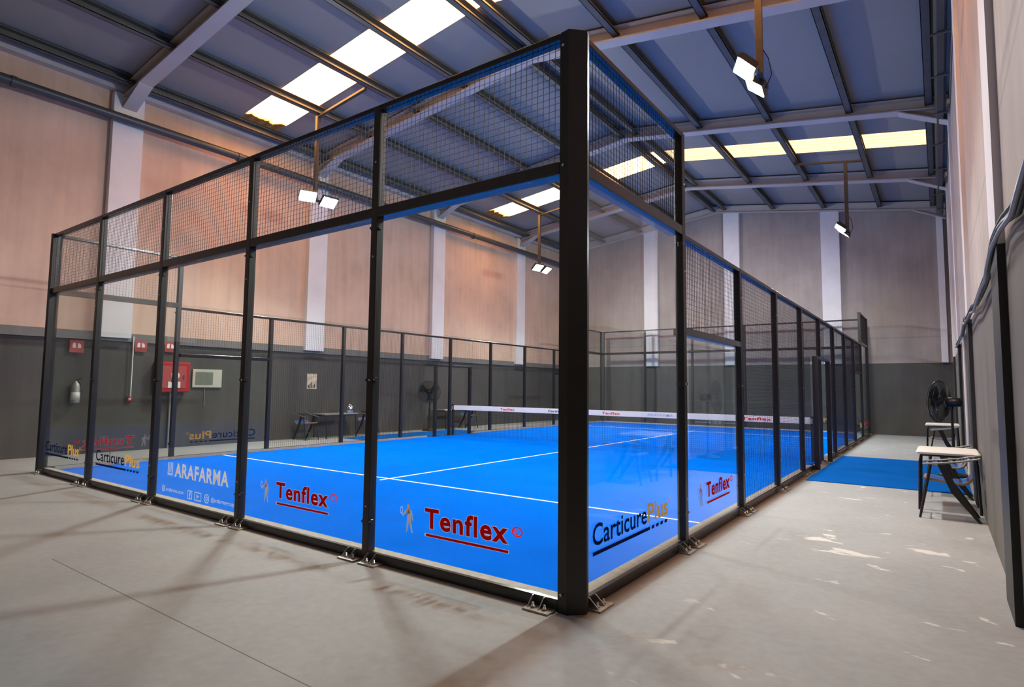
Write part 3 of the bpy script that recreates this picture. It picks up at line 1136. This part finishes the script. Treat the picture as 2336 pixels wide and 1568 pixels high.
# corner posts: wide chamfered sheet steel columns
for (cx, cy, rz, lab) in ((0, 0, 0, 'tall wide black corner post nearest the camera, dividing the two lettered sides'),
                          (-10.12, 0, -math.pi / 2, 'black corner post where the near glass wall meets the fence facing the hose cabinet'),
                          (0, 20.12, math.pi / 2, 'black corner post at the far end of the aisle with white tables'),
                          (-10.12, 20.12, math.pi, 'black corner post at the far end beyond the net on the hose cabinet side')):
    t = thing('corner_post', lab, 'post', (cx, cy, 0), rz, 'corner posts of the court')
    prof = [(-0.125, -0.012), (-0.050, -0.024), (0.046, 0.072), (0.030, 0.125), (-0.045, 0.125), (-0.125, 0.045)]
    MB().prism(prof, 2, 0, H4 - 0.02).build('column', M['steel'], t)
    MB().prism([(p[0] * 0.98, p[1] * 0.98) for p in prof], 2, H4 - 0.02, H4 - 0.005).build('cap', M['steel'], t)
    for z in (0.12, 3.0, 3.86):
        MB().lathe((-0.09, -0.026, z), (0, -1, 0), [(0.010, 0), (0.010, 0.006), (0.005, 0.010)], 8).build('bolt', M['bolt'], t)
        MB().lathe((0.026, 0.09, z), (1, 0, 0), [(0.010, 0), (0.010, 0.006), (0.005, 0.010)], 8).build('bolt', M['bolt'], t)

# turf and its painted lines
T = 0.03
t = thing('artificial_turf', 'bright blue artificial turf filling the padel court inside the glass', 'turf', (-5.06, 10.06, 0))
MB().box((-4.92, -9.92, 0.001), (4.92, 9.92, T)).build('turf_mat', M['turf'], t)
for (a, b) in (((-4.915, -7.035), (4.915, -6.985)), ((-4.915, 6.985), (4.915, 7.035))):
    MB().box((a[0], a[1], T), (b[0], b[1], T + 0.002)).build('service_line', M['line'], t)
MB().box((-0.025, -7.2, T + 0.0005), (0.025, 7.2, T + 0.0025)).build('centre_line', M['line'], t)
tag(MB().box((0.12, 7.4, 0.0), (XR - 0.05, 11.95, 0.012)).build('turf_strip', M['turf_aisle']),
    'blue turf strip crossing the concrete aisle at the doorway by the fan', 'turf')
tag(MB().box((-11.72, 7.4, 0.0), (-10.25, 12.1, 0.012)).build('turf_strip', M['turf_aisle']),
    'blue turf strip outside the doorway on the hose cabinet side', 'turf')

# net
t = thing('padel_net', 'black padel net with white printed top tape across the blue court', 'net', (-5.06, 10.06, 0))
mb = MB()
x0, x1 = -4.85, 4.85
k = 0
nx = int((x1 - x0) / 0.045)
for i in range(nx + 1):
    x = x0 + (x1 - x0) * i / nx
    mb.box((x - 0.0018, -0.0018, 0.045), (x + 0.0018, 0.0018, 0.80))
for i in range(18):
    z = 0.045 + 0.755 * i / 17
    mb.box((x0, 0.0018, z - 0.0018), (x1, 0.004, z + 0.0018))
mb.build('net_mesh', M['net'], t)
tape = MB().bbox((x0, -0.012, 0.79), (x1, 0.012, 0.925), 0.004).build('top_tape', M['band'], t)
for (s, xa, xb, mt) in (('Tenflex', -3.1, -2.6, 'red'), ('Carticure', -1.5, -0.95, 'navy'), ('Tenflex', 0.1, 0.6, 'red'),
                        ('ARAFARMA', 1.3, 1.95, 'sky_vinyl'), ('Tenflex', 3.5, 4.1, 'red')):
    q = MB()
    put_text(q, s, xa, xb, 0.83, 0.055, -0.0135, 0, 0.03)
    q.build('brand_lettering', M[mt], tape)
for sx in (-1, 1):
    p = MB()
    p.bbox((sx * 4.88 - 0.03, -0.03, T + 0.003), (sx * 4.88 + 0.03, 0.03, 0.96), 0.006)
    p.build('net_post', M['steel'], t)
    MB().tube([(sx * 4.88, -0.048, 0.80), (sx * 4.88, -0.048, 0.9)], 0.02, 8).build('winder', M['bolt'], t)


# ------------------------------------------------------------------ flood lights
def flood(label, x, y, side):
    """side = +1 when the court lies towards +x"""
    zt = roofz(x) - 0.235
    t = thing('flood_light', label, 'light', (x, y, 6.0), 0.0, 'flood lights on drop poles')
    zz = zt - 6.0
    MB().bbox((-0.045, -0.045, -0.02), (0.045, 0.045, zz), 0.004).build('drop_pole', M['rust'], t)
    # cross bar between two purlins
    xa, xb = ((-0.02, 1.75) if side > 0 else (-1.32, 0.42))
    mb = MB()
    za = roofz(x + xa) - 0.23 - 6.0
    zb = roofz(x + xb) - 0.23 - 6.0
    vs = []
    for yy in (-0.04, 0.04):
        vs += [(xa, yy, za - 0.05), (xb, yy, zb - 0.05), (xb, yy, zb), (xa, yy, za)]
    mb.add(vs, [(0, 1, 2, 3), (7, 6, 5, 4), (0, 4, 5, 1), (3, 2, 6, 7), (1, 5, 6, 2), (0, 3, 7, 4)])
    mb.build('cross_bar', M['rust'], t)
    MB().bbox((-0.03, -0.42, -0.05), (0.03, 0.42, 0.01), 0.004).build('bracket_arm', M['lamp_body'], t)
    for s in (-1, 1):
        yaw = math.radians(9 * s + (-16 if y < 10 else -4))
        tilt = math.radians(50)           # below the horizon
        d = Vector((side * math.cos(yaw) * math.cos(tilt), math.sin(yaw) * math.cos(tilt), -math.sin(tilt)))
        h = Vector((0, 0, 1)).cross(d).normalized()
        v = d.cross(h)
        c = Vector((side * 0.13, s * 0.30, -0.02))

        def slab(hw, hh, d0, d1, mb, mi=0):
            vs = []
            for dd in (d0, d1):
                for (a, b) in ((-1, -1), (1, -1), (1, 1), (-1, 1)):
                    vs.append(c + h * hw * a + v * hh * b + d * dd)
            mb.add(vs, [(0, 3, 2, 1), (4, 5, 6, 7), (0, 1, 5, 4), (1, 2, 6, 5), (2, 3, 7, 6), (3, 0, 4, 7)], mi)
        hb = MB()
        slab(0.205, 0.155, -0.05, 0.02, hb)
        for i in range(7):
            o = -0.17 + i * 0.057
            vs = []
            for dd in (-0.085, -0.05):
                for (a, b) in ((o - 0.004, -0.13), (o + 0.004, -0.13), (o + 0.004, 0.13), (o - 0.004, 0.13)):
                    vs.append(c + h * a + v * b + d * dd)
            hb.add(vs, [(0, 3, 2, 1), (4, 5, 6, 7), (0, 1, 5, 4), (1, 2, 6, 5), (2, 3, 7, 6), (3, 0, 4, 7)])
        H = hb.build('lamp_housing', M['lamp_body'], t)
        fb = MB()
        slab(0.185, 0.135, 0.0205, 0.024, fb)
        tag(fb.build('led_panel', M['led'], H), 'glowing white LED face')
    cb = MB()
    cb.tube([(0.05, 0.02, 0.35), (0.10, 0.10, 0.25), (0.12, 0.2, 0.05), (0.02, 0.27, -0.1)], 0.008, 6)
    cb.build('cable', M['black'], t)
    return t


flood('twin flood light on the drop pole just inside the near glass wall', -10.25, 5.2, 1)
flood('twin flood light on a drop pole, far pair on the hose cabinet side', -10.25, 15.2, 1)
flood('twin flood light on a drop pole close above the aisle, near pair', 0.02, 5.25, -1)
flood('twin flood light on a drop pole above the aisle by the far gable wall', 0.02, 15.2, -1)


# ------------------------------------------------------------------ aisle furniture
def make_table(label, w=0.64, d=0.8, h=0.74, top='white', group=None):
    t = thing('folding_table', label, 'table', group=group)
    MB().bbox((-w / 2, -d / 2, h - 0.045), (w / 2, d / 2, h), 0.018).build('tabletop', M[top], t)
    mb = MB()
    for s in (-1, 1):
        mb.tube([(s * (w / 2 - 0.05), -d / 2 + 0.06, h - 0.06), (s * (w / 2 - 0.05), d / 2 - 0.06, h - 0.06)], 0.013, 8)
        mb.tube([(-w / 2 + 0.05, s * (d / 2 - 0.1), h - 0.06), (w / 2 - 0.05, s * (d / 2 - 0.1), h - 0.06)], 0.013, 8)
    mb.build('underframe', M['black'], t)
    for sx in (-1, 1):
        for sy in (-1, 1):
            X, Y = sx * (w / 2 - 0.035), sy * (d / 2 - 0.09)
            MB().tube([(X - sx * 0.02, Y, h - 0.046), (X, Y, h - 0.14), (X + sx * 0.02, Y, 0.0)], 0.0165, 10).build('leg', M['black'], t)
    return t


def make_chair(label, group=None):
    """folding chair seen from its side: A-shaped legs, slanted arm rails, curved shell seat. faces local -x"""
    t = thing('folding_chair', label, 'chair', group=group)
    hw = 0.2
    for s in (-1, 1):
        y = s * hw
        MB().tube([(-0.285, y, 0.0), (-0.24, y, 0.22), (-0.165, y, 0.62)], [0.013, 0.014, 0.016], 8).build('front_leg', M['black'], t)
        mb = MB()
        vs = []
        for yy in (y - 0.011, y + 0.011):
            vs += [(0.26, yy, 0.0), (0.295, yy, 0.0), (0.09, yy, 0.34), (-0.02, yy, 0.63), (-0.10, yy, 0.63), (0.02, yy, 0.32)]
        mb.add(vs, [(5, 4, 3, 2, 1, 0), (6, 7, 8, 9, 10, 11)] + [(i, (i + 1) % 6, 6 + (i + 1) % 6, 6 + i) for i in range(6)])
        mb.build('rear_leg', M['black'], t)
        mb = MB()
        mb.tube([(-0.24, y, 0.625), (-0.1, y, 0.64), (0.12, y, 0.675), (0.30, y, 0.72)], 0.011, 8)
        mb.build('arm_rail', M['greymetal'], t)
    # slats between the arm rails at the back and a cross bar
    mb = MB()
    for i in range(4):
        x = 0.02 + i * 0.075
        mb.box((x - 0.012, -hw, 0.652 + i * 0.014), (x + 0.012, hw, 0.664 + i * 0.014))
    mb.build('back_slats', M['black'], t)
    # shell seat, curved up towards the wall
    prof = [(-0.22, 0.455), (-0.1, 0.435), (0.04, 0.415), (0.13, 0.415), (0.19, 0.44), (0.225, 0.50)]
    mb = MB()
    vs, fs, n = [], [], len(prof)
    for s in (-1, 1):
        for (x, z) in prof:
            vs.append((x, s * 0.185, z))
        for (x, z) in prof:
            vs.append((x, s * 0.185, z + 0.018))
    for i in range(n - 1):
        mb_f = [(i, i + 1, 2 * n + i + 1, 2 * n + i), (n + i, 3 * n + i, 3 * n + i + 1, n + i + 1)]
        fs += mb_f
        fs += [(i, n + i, n + i + 1, i + 1), (2 * n + i, 2 * n + i + 1, 3 * n + i + 1, 3 * n + i)]
    fs += [(0, 2 * n, 3 * n, n), (n - 1, 2 * n - 1, 4 * n - 1, 3 * n - 1)]
    mb.add(vs, fs)
    mb.build('seat', M['blueseat'], t)
    mb = MB()
    for s in (-1, 1):
        mb.tube([(x, s * 0.19, z + 0.006) for (x, z) in prof], 0.016, 6)
    mb.tube([(-0.22, -0.19, 0.46), (-0.22, 0.19, 0.46)], 0.016, 6)
    mb.build('seat_rim', M['ply'], t)
    MB().tube([(-0.245, -hw, 0.2), (-0.245, hw, 0.2)], 0.009, 6).build('stretcher', M['black'], t)
    return t


tb = make_table('white topped folding table nearest the camera in the aisle by the wall')
tb.location = (2.01, 6.02, 0)
tb2 = copy_tree(tb)
tb2.location = (1.98, 13.7, 0)
tag(tb2, 'white topped folding table beyond the pedestal fan against the fan side wall')
ch = make_chair('black folding chair with tan seat rim nearest the camera, before the first white table')
ch.location = (2.005, 5.33, 0)
ch2 = copy_tree(ch)
ch2.location = (2.0, 7.1, 0)
tag(ch2, 'black folding chair just behind the first white table in the aisle')
ch3 = copy_tree(ch)
ch3.location = (2.0, 12.95, 0)
tag(ch3, 'black folding chair before the white table beyond the pedestal fan')


def make_fan(label, axis, z=1.29, R=0.37):
    t = thing('pedestal_fan', label, 'fan', group='pedestal fans')
    mb = MB()
    mb.lathe((0, 0, 0), (0, 0, 1), [(0.24, 0), (0.24, 0.018), (0.20, 0.035), (0.05, 0.05), (0.035, 0.09)], 24)
    mb.build('base', M['black'], t)
    MB().tube([(0, 0, 0.08), (0, 0, 0.7), (0, 0, z - 0.12)], [0.024, 0.022, 0.017], 12).build('pole', M['black'], t)
    MB().tube([(0, 0, 0.66), (0, 0, 0.72)], 0.032, 12).build('height_collar', M['black'], t)
    A = Vector(axis).normalized()
    c = Vector((0, 0, z))
    mo = MB()
    mo.lathe(c, A, [(0.03, -0.16), (0.075, -0.14), (0.085, -0.05), (0.085, 0.06), (0.05, 0.08)], 18)
    mo.tube([c - Vector((0, 0, 0.14)), c - Vector((0, 0, 0.05))], 0.03, 10)
    mo.build('motor', M['black'], t)
    up = Vector((0, 0, 1))
    a = A.cross(up).normalized()
    b = a.cross(A)
    cf = c + A * 0.20

    def P(ang, rr, dd):
        return cf + (a * math.cos(ang) + b * math.sin(ang)) * rr + A * dd
    cg = MB()
    prof_f = [(0.05, 0.095), (0.2, 0.085), (0.33, 0.05), (R, 0.0)]
    prof_b = [(0.09, -0.12), (0.22, -0.095), (0.33, -0.05), (R, 0.0)]
    for prof in (prof_f, prof_b):
        for i in range(72):
            w = 2 * math.pi * i / 72
            cg.tube([P(w, rr, dd) for rr, dd in prof], 0.0026, 4, caps=False)
        for (rr, dd) in prof[:3]:
            cg.tube([P(2 * math.pi * i / 36, rr, dd) for i in range(36)], 0.003, 4, closed=True)
    cg.tube([P(2 * math.pi * i / 48, R, 0) for i in range(48)], 0.009, 6, closed=True)
    cg.lathe(cf, A, [(0.05, 0.09), (0.05, 0.10), (0.02, 0.102)], 16)
    cg.build('cage', M['black'], t)
    bl = MB()
    for k in range(3):
        w0 = 2 * math.pi * k / 3 + 0.4
        vs = []
        for (rr, da) in ((0.06, 0.25), (0.18, 0.42), (0.31, 0.46), (0.335, 0.25)):
            for s in (-1, 1):
                vs.append(P(w0 + s * da, rr, s * 0.035 * (1.2 - rr)))
        fs = []
        for i in range(3):
            fs.append((2 * i, 2 * i + 1, 2 * i + 3, 2 * i + 2))
        top = [v + A * 0.004 for v in vs]
        m8 = len(vs)
        fs2 = [tuple(q + m8 for q in reversed(fc)) for fc in fs]
        rim = [0, 2, 4, 6, 7, 5, 3, 1]
        side = [(rim[i], rim[(i + 1) % 8], rim[(i + 1) % 8] + m8, rim[i] + m8) for i in range(8)]
        bl.add(vs + top, fs + fs2 + side)
    bl.lathe(cf, A, [(0.06, -0.05), (0.06, 0.03), (0.04, 0.045)], 16)
    bl.build('blades', M['fanblue'], t)
    return t


fn = make_fan('black pedestal fan standing in the aisle between the two white tables', (-0.91, 0.41, 0.04))
fn.location = (2.12, 9.6, 0.012)
fn2 = copy_tree(fn)
fn2.location = (-12.0, 11.2, 0.0)
fn2.rotation_euler = (0, 0, math.pi * 0.85)
tag(fn2, 'black pedestal fan standing beside the tables against the hose cabinet wall')

# cables along the band top of the right wall, and drop conduits
t = thing('wall_cable', 'drooping bundle of black and grey cables clipped along the dark band of the aisle wall', 'cable', (0, 0, 0))
pa = [(-3.2, 2.50), (-1.5, 2.42), (-0.47, 2.44), (0.3, 2.35), (0.95, 2.46), (1.3, 2.50), (1.5, 2.47), (1.9, 2.42), (2.35, 2.38), (2.9, 2.36), (3.5, 2.36), (4.3, 2.38), (5.1, 2.44), (6.5, 2.40), (6.8, 2.47), (8.6, 2.40), (10.5, 2.46), (12, 2.42)]
xo = lambda y: XR - 0.045 if any(abs(y - p) < 0.42 for p in PIL_Y) else XR - 0.03
for (dz, dx, rad, mt, nm) in ((0.0, 0.0, 0.020, 'black', 'black_cable'), (-0.045, -0.025, 0.013, 'greymetal', 'grey_cable'), (0.03, -0.012, 0.010, 'black', 'thin_cable')):
    ww = [dz * (1 + 0.8 * math.sin(y * 2.1 + dz * 40)) for y, z in pa]
    MB().tube([(xo(y) - 0.012 + dx - (0.03 if xo(y) < XR - 0.05 else 0), y, z + w) for (y, z), w in zip(pa, ww)], rad, 8).build(nm, M[mt], t)
tag(MB().tube([(XR - 0.03, 8.9, 0.0), (XR - 0.03, 8.9, 2.42)], 0.022, 10).build('conduit', M['white']),
    'white vertical conduit on the aisle wall behind the fan', 'pipe')

# ------------------------------------------------------------------ left wall fittings
WX = XL + 0.005


def sign(label, y, z, s=0.25):
    t = thing('fire_sign', label, 'sign', (XL + 0.055, y, z), math.pi / 2, 'red fire signs')
    MB().box((-s / 2, 0, -s / 2), (s / 2, 0.006, s / 2)).build('plate', M['sign'], t)
    mb = MB()
    yy = -0.001
    flat(mb, [(-0.075, -0.03), (-0.02, -0.03), (-0.02, 0.07), (-0.055, 0.075), (-0.075, 0.05)], yy, 0)
    flat(mb, [(0.015, -0.03), (0.075, -0.03), (0.075, 0.03), (0.055, 0.055), (0.015, 0.075)], yy, 0)
    mb.build('pictogram', M['white'], t)
    return t


sign('red fire sign above the grey extinguisher, first from the near end', 1.19, 2.22)
sign('red fire sign beside the thin white conduit on the charcoal wall', 2.40, 2.30)
sign('red fire sign above the red hose cabinet', 3.02, 2.32, 0.24)

t = thing('hose_cabinet', 'red fire hose cabinet on the charcoal wall with a white label', 'hose cabinet', (XL, 3.06, 1.28), math.pi / 2)
MB().bbox((-0.36, -0.22, 0), (0.36, 0, 0.69), 0.02).build('cabinet_body', M['redpaint'], t)
MB().bbox((-0.27, -0.23, 0.09), (0.27, -0.221, 0.60), 0.004).build('door_panel', M['sign'], t)
mb = MB()
mb.lathe((0.02, -0.231, 0.38), (0, -1, 0), [(0.095, 0), (0.095, 0.004)], 24)
mb.box((-0.13, -0.236, 0.10), (0.14, -0.231, 0.24))
mb.build('label_plate', M['white'], t)
MB().lathe((0.02, -0.236, 0.38), (0, -1, 0), [(0.055, 0), (0.055, 0.004)], 20).build('reel_emblem', M['black'], t)
MB().bbox((0.20, -0.25, 0.30), (0.23, -0.231, 0.40), 0.004).build('handle', M['chrome'], t)
tag(MB().tube([(XL + 0.05, 3.08, 0.0), (XL + 0.05, 3.08, 1.27)], 0.03, 10).build('water_pipe', M['silver']),
    'grey supply pipe rising from the floor to the red hose cabinet', 'pipe')

t = thing('call_point', 'small red alarm call point at the foot of the thin white conduit', 'alarm', (XL, 2.235, 1.08), math.pi / 2)
MB().bbox((-0.05, -0.05, 0), (0.05, 0, 0.1), 0.006).build('box', M['redpaint'], t)
MB().box((-0.025, -0.054, 0.03), (0.025, -0.05, 0.075)).build('push_plate', M['white'], t)
tag(MB().tube([(XL + 0.07, 2.235, 1.182), (XL + 0.07, 2.235, 2.5)], 0.014, 8).build('conduit', M['white']),
    'thin white conduit running down the charcoal wall to the red call point', 'pipe')

t = thing('fire_extinguisher', 'grey fire extinguisher hung low on the charcoal wall under the first red sign', 'extinguisher', (XL + 0.10, 1.2, 1.06))
MB().lathe((0, 0, 0), (0, 0, 1), [(0.075, 0), (0.08, 0.02), (0.08, 0.33), (0.06, 0.39), (0.025, 0.42), (0.025, 0.45)], 18).build('cylinder', M['silver'], t)
MB().lathe((0, 0, 0.07), (0, 0, 1), [(0.0812, 0), (0.0812, 0.15)], 18).build('label_band', M['white'], t)
mb = MB()
mb.tube([(0, 0, 0.44), (0.0, 0.03, 0.48), (0.0, 0.10, 0.50)], 0.012, 8)
mb.tube([(0, 0.03, 0.46), (0.05, 0.07, 0.40), (0.06, 0.09, 0.2)], 0.009, 8)
mb.build('valve', M['black'], t)
MB().box((-0.10, -0.03, 0.2), (-0.078, 0.03, 0.36)).build('bracket', M['black'], t)

t = thing('notice_board', 'beige framed notice board on the charcoal wall next to the hose cabinet', 'board', (XL, 3.92, 1.39), math.pi / 2)
MB().bbox((-0.355, -0.04, 0), (0.355, 0, 0.44), 0.006).build('frame', M['beige'], t)
MB().box((-0.29, -0.046, 0.07), (0.13, -0.041, 0.37)).build('panel', M['screen'], t)
tag(MB().tube([(XL + 0.02, 3.87, 0.95), (XL + 0.02, 3.87, 1.385)], 0.008, 6).build('conduit', M['silver']),
    'short thin conduit below the beige notice board', 'pipe')

t = thing('poster', 'small mottled poster pinned on the charcoal wall over the dark table', 'poster', (XL, 6.9, 1.37), math.pi / 2)
MB().box((-0.16, -0.006, 0), (0.16, 0, 0.43)).build('sheet', M['paper'], t)
mb = MB()
for i in range(5):
    flat(mb, [(-0.12 + 0.05 * i, 0.03), (-0.09 + 0.05 * i, 0.03), (-0.09 + 0.05 * i, 0.12 + 0.03 * (i % 3)), (-0.12 + 0.05 * i, 0.12 + 0.03 * (i % 3))], -0.0068, 0)
mb.build('print', M['black'], t)

# tables and chairs by the left wall, seen through the fence
tl = make_table('dark folding table with bright metal edge under the small poster', 0.6, 1.2, 0.69, 'greymetal', 'dark tables by the hose cabinet wall')
tl.location = (-12.1, 7.45, 0)
tl2 = copy_tree(tl)
tl2.location = (-12.1, 12.35, 0)
tag(tl2, 'dark folding table beyond the pedestal fan at the hose cabinet wall')
c4 = copy_tree(ch)
c4.location = (-12.05, 6.45, 0)
c4.rotation_euler = (0, 0, math.pi)
tag(c4, 'black folding chair at the near end of the dark table under the poster')
c5 = copy_tree(ch)
c5.location = (-12.05, 8.6, 0)
c5.rotation_euler = (0, 0, math.pi)
tag(c5, 'black folding chair between the dark table and the pedestal fan on the hose cabinet side')
c6 = copy_tree(ch)
c6.location = (-12.05, 13.3, 0)
c6.rotation_euler = (0, 0, math.pi)
tag(c6, 'black folding chair beyond the last dark table at the hose cabinet wall')
t = thing('metal_canister', 'shiny round metal canister on the dark table under the poster', 'canister', (-12.05, 7.9, 0.69))
MB().lathe((0, 0, 0), (0, 0, 1), [(0.09, 0), (0.11, 0.03), (0.11, 0.16), (0.07, 0.21)], 18).build('body', M['chrome'], t)
MB().lathe((0, 0, 0.21), (0, 0, 1), [(0.07, 0), (0.06, 0.02), (0.015, 0.03), (0.015, 0.05)], 14).build('lid', M['chrome'], t)
